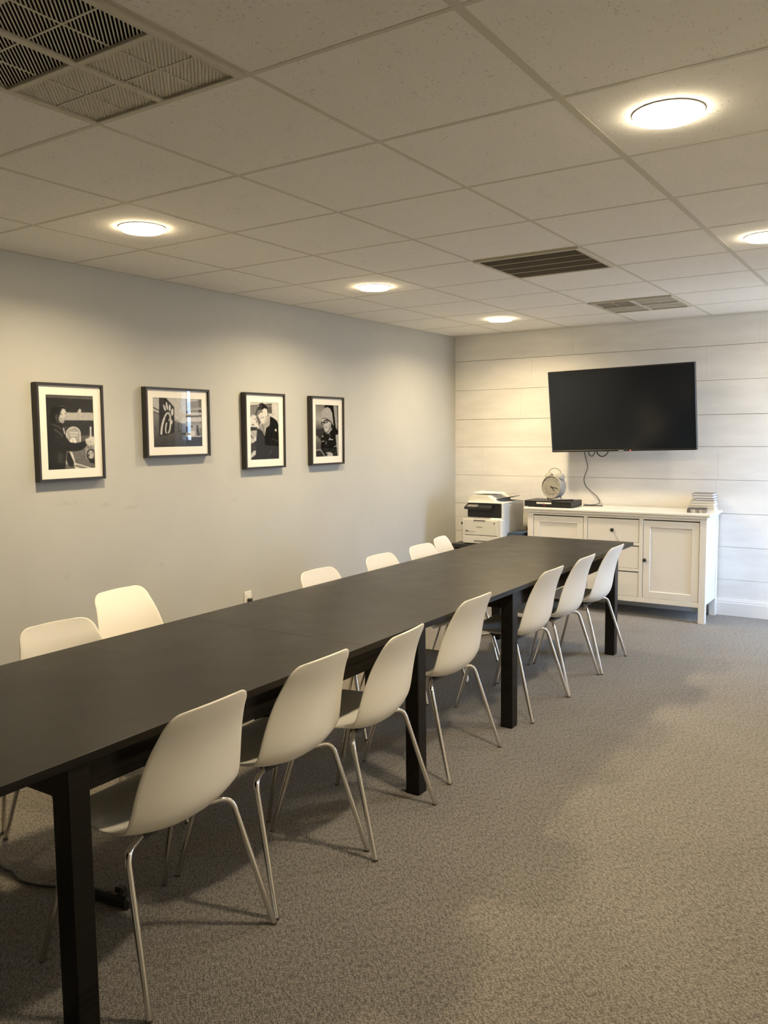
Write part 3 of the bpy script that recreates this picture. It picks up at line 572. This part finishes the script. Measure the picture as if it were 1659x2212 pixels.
# ================================================================== FRAMED PICTURES (flat prints painted as tones on a fine mesh)
class Paint:
    """A tone canvas; shapes are given in the corner frame c = (tl, tr, br, bl) and mapped to the print."""
    def __init__(s, w, h, c, bg): s.w, s.h, s.c = w*2, h*2, c; s.a = np.full((s.h, s.w), bg, float); s.yy, s.xx = np.mgrid[0:s.h, 0:s.w]+.5
    def uv(s, p):
        (ax, ay), (bx, by), (cx, cy), (dx, dy) = s.c; x, y = p; U = V = .5
        for _ in range(6):
            xl, xr = ax+(dx-ax)*V, bx+(cx-bx)*V; U = (x-xl)/(xr-xl); yt, yb = ay+(by-ay)*U, dy+(cy-dy)*U; V = (y-yt)/(yb-yt)
        return U*s.w, V*s.h
    def poly(s, pts, val, val2=None):
        q = [s.uv(p) for p in pts]; ins = np.zeros(s.a.shape, bool); n = len(q)
        for i in range(n):
            (x1, y1), (x2, y2) = q[i], q[(i+1) % n]
            if y1 == y2: continue
            ins ^= ((y1 > s.yy) != (y2 > s.yy)) & (s.xx < (x2-x1)*(s.yy-y1)/(y2-y1)+x1)
        if val2 is None: s.a[ins] = val
        else:
            ys = [p[1] for p in q]; t = np.clip((s.yy-min(ys))/(max(ys)-min(ys)), 0, 1); s.a[ins] = (val+(val2-val)*t)[ins]
    def ell(s, x, y, rx, ry, val, ang=0, ring=None):
        n = 28; ca, sa = math.cos(ang), math.sin(ang)
        pts = [(x+rx*math.cos(2*PI*k/n)*ca-ry*math.sin(2*PI*k/n)*sa, y+rx*math.cos(2*PI*k/n)*sa+ry*math.sin(2*PI*k/n)*ca) for k in range(n)]
        if ring: s.line(pts+[pts[0]], ring, val)
        else: s.poly(pts, val)
    def line(s, pts, wd, val):
        for a, b in zip(pts[:-1], pts[1:]):
            dx, dy = b[0]-a[0], b[1]-a[1]; L = math.hypot(dx, dy) or 1; nx, ny = -dy/L*wd/2, dx/L*wd/2; ex, ey = dx/L*wd*.25, dy/L*wd*.25
            s.poly([(a[0]+nx-ex, a[1]+ny-ey), (b[0]+nx+ex, b[1]+ny+ey), (b[0]-nx+ex, b[1]-ny+ey), (a[0]-nx-ex, a[1]-ny-ey)], val)
    def done(s, seed, grain=.03):
        a = s.a.reshape(s.h//2, 2, s.w//2, 2).mean((1, 3)); b = np.pad(a, 1, mode='edge')
        a = .5*a+.125*(b[:-2, 1:-1]+b[2:, 1:-1]+b[1:-1, :-2]+b[1:-1, 2:])
        g = np.random.RandomState(seed); n = g.randn(a.shape[0]//4+2, a.shape[1]//4+2).repeat(4, 0).repeat(4, 1)[:a.shape[0], :a.shape[1]]
        a = np.clip(a+grain*n*.5+grain*.4*g.randn(*a.shape), .02, .95); return np.where(a < .5, a*(a/.5)**.35, a)
def print_mesh(a, w, h):
    nh, nw = a.shape; ys = np.linspace(-w/2, w/2, nw); zs = np.linspace(h/2, -h/2, nh)
    co = np.zeros((nh, nw, 3)); co[..., 1] = ys[None, :]; co[..., 2] = zs[:, None]
    idx = np.arange(nh*nw).reshape(nh, nw); fs = np.stack([idx[:-1, :-1], idx[1:, :-1], idx[1:, 1:], idx[:-1, 1:]], -1).reshape(-1, 4)
    me = bpy.data.meshes.new('photo_print'); me.vertices.add(nh*nw); me.vertices.foreach_set('co', co.reshape(-1)); me.loops.add(fs.size); me.loops.foreach_set('vertex_index', fs.reshape(-1).astype(np.int32))
    me.polygons.add(len(fs)); me.polygons.foreach_set('loop_start', (np.arange(len(fs))*4).astype(np.int32)); me.update(calc_edges=True)
    lin = np.where(a <= .04045, a/12.92, ((a+.055)/1.055)**2.4); col = np.ones((nh*nw, 4), np.float32); col[:, 0] = lin.reshape(-1); col[:, 1] = lin.reshape(-1)*.985; col[:, 2] = lin.reshape(-1)*.96
    at = me.color_attributes.new('tone', 'FLOAT_COLOR', 'POINT'); at.data.foreach_set('color', col.reshape(-1)); me.materials.append(MATS['photo_print']); return me
def picture(label, y0, y1, z0, z1, tone, pw, ph, lean, yaw=0.):
    W2, H2 = (y1-y0)/2, (z1-z0)/2; o = thing('picture_frame', label, 'framed picture', (0.003, (y0+y1)/2, (z0+z1)/2), (0, 0, 0), group='framed photographs on the grey wall'); o['origin0'] = (0, 0, 0)
    o.rotation_euler = (0, lean, yaw); D = .042; fw = .0135
    for n_, q in (('side_rail', (-W2, -W2+fw, -H2, H2)), ('side_rail', (W2-fw, W2, -H2, H2)), ('end_rail', (-W2+fw, W2-fw, -H2, -H2+fw)), ('end_rail', (-W2+fw, W2-fw, H2-fw, H2))):
        part(n_, B(0, D, *q, b=.001), 'frame_black', o)
    part('backing', B(.002, .020, -W2+fw, W2-fw, -H2+fw, H2-fw), 'frame_black', o)
    a, b = W2-fw, H2-fw; c, d = pw/2, ph/2
    part('mat', MB().box(.026, .029, -a, -c, -b, b).box(.026, .029, c, a, -b, b).box(.026, .029, -c, c, -b, -d).box(.026, .029, -c, c, d, b), 'mat_board', o)
    pm = link('photo_print', print_mesh(tone, pw, ph), o, (.0262, 0, 0))
    part('glass', B(.0315, .0330, -a, a, -b, b), 'pane_glass', o)
# --- print 1: person in a dark jacket reaching past a rounded sign
P = Paint(96, 130, ((163, 115), (1345, 185), (1370, 1980), (200, 2005)), .20)
P.poly([(163, 115), (1345, 185), (1345, 275), (163, 190)], .30, .40); P.poly([(163, 190), (1345, 275), (1345, 560), (163, 500)], .19)
P.poly([(620, 575), (1355, 600), (1355, 795), (620, 770)], .66); P.poly([(945, 585), (965, 525), (1005, 490), (1045, 520), (1030, 590)], .68); P.poly([(620, 790), (1355, 800), (1355, 1150), (620, 1150)], .20)
P.poly([(1000, 1150), (1365, 1160), (1365, 1300), (1000, 1300)], .36); P.poly([(640, 1500), (1372, 1290), (1372, 1990), (620, 1998)], .45, .40)
P.poly([(735, 1560), (790, 1560), (830, 1700), (862, 1840), (1270, 1968), (1160, 1980), (830, 1890), (760, 1720)], .82); P.poly([(845, 1915), (1030, 1985), (860, 1990)], .8); P.poly([(880, 1880), (1180, 1970), (1040, 1980), (870, 1920)], .42)
arch = lambda hw, top, bot: [(832-hw, bot)]+[(832+hw*math.cos(PI-PI*k/12), top+hw*.95-hw*.95*math.sin(PI*k/12)) for k in range(13)]+[(832+hw, bot)]
P.poly(arch(184, 932, 1345), .82); P.poly(arch(162, 958, 1345), .60)
for (x0, y0, x1, y1) in ((742, 1078, 938, 1092), (760, 1148, 912, 1155)): P.line([(x0, y0), (x1, y1)], 34, .78)
P.poly([(735, 1340), (745, 1270), (785, 1218), (830, 1205), (870, 1225), (895, 1275), (900, 1340)], .88); P.ell(820, 1280, 22, 30, .6, ring=12)
P.poly([(1130, 1480), (1200, 1400), (1372, 1400), (1372, 1760), (1140, 1740)], .60); P.ell(1265, 1640, 95, 130, .22, ring=34); P.ell(1270, 1650, 62, 95, .72); P.line([(1170, 1710), (1225, 1640)], 34, .14); P.ell(1290, 1600, 14, 22, .3); P.ell(1200, 1460, 20, 24, .3); P.ell(1270, 1445, 18, 22, .25); P.poly([(1200, 1735), (1372, 1755), (1372, 1870), (1235, 1840)], .10)
P.poly([(675, 1560), (740, 1600), (835, 1830), (815, 1935), (720, 1925), (655, 1800)], .12); P.line([(640, 1780), (650, 1860)], 30, .7)
P.poly([(190, 880), (320, 835), (470, 850), (590, 950), (640, 1180), (740, 1320), (900, 1345), (1090, 1300), (1170, 1400), (1040, 1520), (850, 1548), (650, 1535), (610, 1990), (196, 2005)], .13, .11)
P.line([(320, 855), (470, 930), (560, 1010)], 45, .30); P.line([(370, 990), (520, 1100), (560, 1180)], 40, .32); P.line([(400, 1150), (530, 1260)], 22, .24); P.poly([(440, 1560), (560, 1600), (600, 1840), (440, 1840)], .24); P.line([(600, 1300), (530, 1390)], 26, .28)
P.poly([(250, 700), (300, 480), (420, 390), (580, 375), (690, 450), (690, 560), (640, 520), (560, 480), (500, 540), (430, 850), (300, 850)], .10); P.line([(450, 430), (590, 410), (670, 480)], 26, .32)
P.poly([(495, 545), (560, 482), (640, 490), (668, 570), (665, 690), (625, 775), (585, 850), (515, 822), (470, 740), (450, 640)], .64); P.poly([(520, 560), (600, 500), (650, 560), (652, 690), (600, 760), (530, 720), (490, 640)], .74); P.poly([(390, 640), (460, 600), (490, 830), (420, 800)], .35)
P.line([(510, 628), (565, 620)], 16, .28); P.line([(632, 606), (664, 602)], 14, .32); P.line([(505, 600), (565, 590)], 9, .4); P.line([(600, 640), (612, 700)], 14, .66); P.line([(520, 722), (575, 748), (615, 722)], 14, .34); P.line([(540, 740), (595, 745)], 9, .80); P.poly([(440, 620), (480, 560), (560, 480), (520, 600), (480, 700), (470, 800), (430, 800)], .16); P.line([(545, 800), (590, 795)], 12, .5)
P.line([(590, 960), (618, 1110)], 26, .78); P.ell(645, 955, 10, 12, .6)
P.poly([(1255, 940), (1292, 940), (1292, 1200), (1250, 1200)], .82); P.poly([(1130, 1245), (1200, 1235), (1250, 1185), (1372, 1205), (1372, 1370), (1300, 1412), (1185, 1392), (1140, 1320)], .80); P.line([(1170, 1310), (1300, 1320)], 12, .5); P.line([(1180, 1355), (1290, 1365)], 10, .5)
T1 = P.done(1)
# --- print 2: dining room with a square wall sign
P = Paint(130, 96, ((175, 155), (1525, 230), (1545, 1510), (200, 1530)), .72)
P.poly([(175, 155), (365, 170), (365, 620), (175, 550)], .68); P.poly([(185, 560), (365, 630), (740, 800), (930, 880), (1080, 880), (1080, 1530), (195, 1535)], .50, .24)
P.line([(180, 425), (372, 525)], 22, .18); P.line([(186, 545), (372, 622)], 20, .18); P.line([(745, 742), (925, 850)], 12, .35); P.line([(745, 795), (925, 880)], 12, .3); P.line([(760, 180), (905, 420)], 8, .62)
P.poly([(1080, 205), (1530, 230), (1535, 520), (1080, 520)], .52); P.poly([(1120, 225), (1450, 240), (1430, 272), (1115, 305)], .74); P.poly([(1440, 235), (1530, 235), (1530, 500), (1450, 480)], .42); P.poly([(1085, 470), (1530, 460), (1530, 520), (1085, 525)], .62); P.poly([(1085, 525), (1535, 520), (1535, 680), (1085, 680)], .50)
P.poly([(1150, 590), (1450, 590), (1450, 660), (1150, 660)], .78); P.ell(1130, 580, 40, 34, .18); P.ell(1485, 552, 45, 30, .18); P.ell(1125, 640, 24, 22, .85); P.ell(1490, 625, 30, 26, .85)
P.poly([(1075, 680), (1535, 675), (1535, 715), (1075, 722)], .36); P.poly([(1075, 722), (1535, 715), (1535, 845), (1075, 845)], .74); P.line([(1075, 855), (1540, 852)], 16, .35); P.poly([(1075, 864), (1540, 860), (1542, 1245), (1075, 1245)], .58); P.line([(1080, 895), (1540, 890)], 10, .4)
P.poly([(1075, 960), (1270, 945), (1285, 975), (1150, 1000), (1225, 1085), (1150, 1130), (1075, 1130)], .26); P.poly([(1190, 1088), (1335, 1088), (1335, 1222), (1195, 1222)], .80); P.line([(1185, 1085), (1340, 1085)], 10, .4)
P.ell(1400, 965, 24, 36, .16); P.poly([(1370, 1090), (1385, 995), (1425, 995), (1450, 1100), (1485, 1210), (1395, 1215)], .17); P.poly([(1460, 1000), (1530, 1000), (1530, 1215), (1490, 1215)], .42)
P.poly([(1075, 1240), (1545, 1240), (1548, 1515), (1075, 1520)], .22, .16); P.line([(1120, 1247), (1505, 1240)], 18, .80); P.line([(1205, 1250), (1205, 1338)], 30, .80); P.poly([(870, 870), (915, 880), (925, 1110), (870, 1110)], .22); P.line([(900, 900), (905, 1070)], 14, .6)
P.poly([(362, 160), (520, 168), (748, 440), (756, 1130), (360, 1235)], .24, .17); P.line([(365, 165), (362, 1235)], 18, .10); P.line([(520, 172), (748, 440), (752, 1128)], 14, .10)
LG = .80
P.line([(408, 1165), (415, 1040), (438, 900), (470, 775), (512, 665), (552, 605), (585, 590), (615, 602), (640, 660), (656, 760), (655, 880), (643, 990), (625, 1070), (595, 1132)], 40, LG); P.line([(405, 1165), (415, 1020), (440, 890), (480, 750)], 52, LG)
P.line([(550, 860), (530, 940), (520, 1040), (525, 1110), (545, 1140)], 34, LG); P.ell(615, 782, 15, 34, LG)
for (x, y, rx, ry, a) in ((498, 450, 26, 92, -.32), (560, 400, 24, 112, -.15), (637, 452, 25, 98, .02), (702, 570, 34, 100, .06), (688, 842, 20, 58, .1)): P.ell(x, y, rx, ry, LG, a)
T2 = P.done(2)
# --- print 3: smiling person in a dark cap and jacket
P = Paint(96, 130, ((115, 130), (1090, 145), (1145, 2050), (180, 2115)), .76)
P.poly([(118, 265), (855, 185), (885, 515), (700, 525), (330, 650), (140, 690)], .46); P.line([(118, 275), (855, 195)], 34, .34); P.poly([(740, 300), (850, 290), (860, 500), (760, 510)], .36); P.line([(870, 560), (970, 545)], 18, .6); P.ell(1070, 605, 20, 14, .5)
P.poly([(140, 690), (210, 570), (330, 600), (400, 760), (410, 1000), (160, 1010)], .78); P.ell(310, 720, 24, 22, .45); P.ell(235, 910, 40, 20, .25); P.ell(360, 800, 26, 50, .5)
P.poly([(330, 640), (420, 640), (500, 830), (430, 960), (400, 800)], .35); P.poly([(150, 985), (390, 990), (370, 1095), (160, 1115)], .18); P.poly([(165, 1115), (365, 1105), (345, 1300), (275, 1385), (165, 1270)], .64); P.line([(165, 1280), (250, 1380)], 30, .25); P.poly([(165, 1330), (310, 1430), (240, 1470), (170, 1540)], .70); P.poly([(170, 1500), (240, 1490), (230, 1570), (170, 1580)], .55)
P.poly([(170, 1585), (370, 1430), (375, 2060), (182, 2112)], .20); P.line([(200, 1640), (340, 1700)], 30, .28); P.poly([(190, 1910), (280, 1790), (350, 1790), (345, 1925), (260, 1990), (190, 2045)], .72)
P.poly([(810, 610), (950, 680), (1060, 770), (1100, 900), (1150, 2050), (182, 2115), (350, 1930), (360, 1300), (372, 1055), (440, 1030), (560, 1130), (635, 1285), (680, 1000), (790, 930)], .15, .13)
P.line([(760, 1100), (740, 1600)], 30, .10); P.line([(910, 1375), (1000, 1410), (1090, 1470)], 34, .30); P.line([(960, 1560), (900, 1640)], 26, .24); P.line([(900, 1680), (850, 1800), (790, 1930)], 40, .26); P.ell(860, 1830, 30, 20, .33)
P.poly([(415, 1005), (510, 870), (560, 850), (620, 900), (640, 1010), (632, 1290), (550, 1110)], .55); P.line([(560, 900), (625, 1200)], 26, .42); P.poly([(610, 860), (700, 700), (760, 560), (812, 640), (805, 880), (735, 980), (640, 1012)], .62); P.line([(640, 1010), (700, 960)], 16, .75)
P.poly([(395, 480), (545, 400), (620, 345), (700, 365), (722, 530), (735, 610), (660, 780), (570, 842), (510, 815), (445, 670), (395, 570)], .80); P.poly([(650, 600), (740, 600), (690, 760), (620, 830)], .68)
P.poly([(365, 440), (545, 395), (520, 450), (440, 540), (385, 590)], .45); P.poly([(315, 500), (345, 420), (400, 300), (440, 190), (530, 165), (620, 210), (720, 315), (745, 520), (722, 500), (700, 372), (590, 330), (540, 405), (440, 392), (365, 440), (345, 620), (322, 580)], .19, .16); P.ell(405, 272, 18, 26, .8, .5)
P.line([(415, 530), (455, 515)], 24, .25); P.line([(505, 482), (550, 465)], 24, .28); P.line([(500, 590), (490, 640), (520, 645)], 16, .6); P.line([(470, 685), (510, 695), (590, 640)], 20, .35); P.line([(505, 705), (550, 690)], 10, .9); P.ell(735, 570, 16, 36, .25); P.poly([(985, 1035), (1035, 1030), (1047, 1112), (988, 1115)], .78); P.ell(1010, 1062, 12, 18, .95)
T3 = P.done(3)
# --- print 4: seated person in a knitted hat and glasses
P = Paint(96, 130, ((105, 140), (945, 175), (950, 2025), (115, 2060)), .42)
P.poly([(105, 140), (470, 150), (470, 700), (105, 700)], .46, .64); P.poly([(105, 700), (470, 700), (470, 1080), (105, 1080)], .60, .32); P.poly([(440, 150), (745, 165), (850, 1060), (700, 1000), (440, 300)], .13)
P.poly([(745, 165), (945, 172), (950, 1240), (845, 1060)], .48); P.poly([(770, 190), (880, 190), (930, 900), (850, 1000)], .60); P.line([(905, 180), (940, 1100)], 40, .38); P.line([(735, 170), (830, 1040)], 40, .10)
P.poly([(112, 1065), (400, 1005), (440, 1150), (310, 1450), (112, 1310)], .26); P.poly([(112, 1285), (160, 1275), (220, 1345), (305, 1455), (290, 1780), (112, 1810)], .52, .30); P.line([(130, 1480), (260, 1560)], 26, .36)
P.poly([(430, 1140), (545, 1235), (720, 920), (830, 990), (940, 1110), (935, 1225), (835, 1265), (868, 1640), (915, 2040), (440, 2050), (300, 1820), (310, 1440)], .13, .10); P.poly([(112, 1840), (290, 1795), (440, 2050), (112, 2065)], .17)
P.line([(112, 1825), (200, 1805), (290, 1795), (340, 1870), (450, 2050)], 24, .74); P.poly([(838, 1262), (948, 1215), (955, 2030), (912, 2030), (870, 1640)], .62)
P.poly([(345, 690), (450, 640), (560, 690), (640, 780), (700, 800), (665, 950), (595, 1060), (515, 1145), (445, 1105), (405, 960), (352, 860)], .70); P.poly([(640, 790), (705, 800), (660, 960), (590, 1060), (560, 1040)], .60); P.poly([(545, 1170), (705, 950), (705, 1060), (565, 1235)], .58)
P.poly([(345, 700), (325, 560), (345, 430), (400, 330), (460, 270), (540, 238), (640, 290), (700, 420), (730, 600), (768, 920), (735, 890), (700, 810), (560, 690), (450, 630)], .66, .62); P.line([(350, 660), (450, 632), (560, 688), (700, 800)], 26, .30); P.line([(705, 430), (745, 800)], 12, .74); P.poly([(690, 820), (740, 850), (720, 940), (680, 1000)], .12)
P.ell(382, 835, 55, 52, .12, ring=22); P.ell(492, 752, 72, 56, .12, -.25, ring=24); P.ell(382, 820, 34, 26, .36); P.ell(492, 740, 46, 28, .34); P.line([(560, 720), (690, 800)], 22, .16); P.line([(425, 850), (395, 925), (440, 930)], 18, .58); P.line([(425, 968), (480, 962), (545, 985)], 18, .38); P.line([(420, 1000), (500, 1010)], 10, .62)
P.ell(370, 1300, 28, 30, .62); P.ell(620, 1255, 22, 40, .45, .4, ring=12); P.line([(590, 1440), (630, 1365), (640, 1430), (680, 1405), (700, 1435), (745, 1410)], 22, .76); P.line([(335, 1495), (435, 1468)], 24, .72); P.line([(492, 1490), (485, 1605)], 26, .50); P.line([(775, 1695), (820, 1665), (880, 1655)], 22, .70)
P.poly([(475, 1895), (600, 1880), (690, 1905), (732, 1940), (738, 2036), (490, 2040), (560, 1950), (500, 1925)], .66); P.line([(560, 1950), (640, 1945)], 10, .5)
T4 = P.done(4)
picture('framed black and white photo of a person reaching beside a rounded sign, leftmost', -4.628, -4.211, 1.302, 1.822, T1, .295, .395, .012)
picture('wide framed black and white photo of a room with a chicken-head sign, second from left', -3.908, -3.388, 1.408, 1.828, T2, .398, .296, .008)
picture('framed black and white photo of a smiling person in a dark cap, third from left', -3.058, -2.640, 1.304, 1.826, T3, .296, .395, .010)
picture('framed black and white photo of a person in knitted hat and glasses, rightmost', -2.336, -1.920, 1.304, 1.824, T4, .292, .393, .010)

# ------------------------------------------------------------------ tidy up
bpy.context.view_layer.update()
for o in bpy.data.objects:
    if 'origin0' in o: del o['origin0']
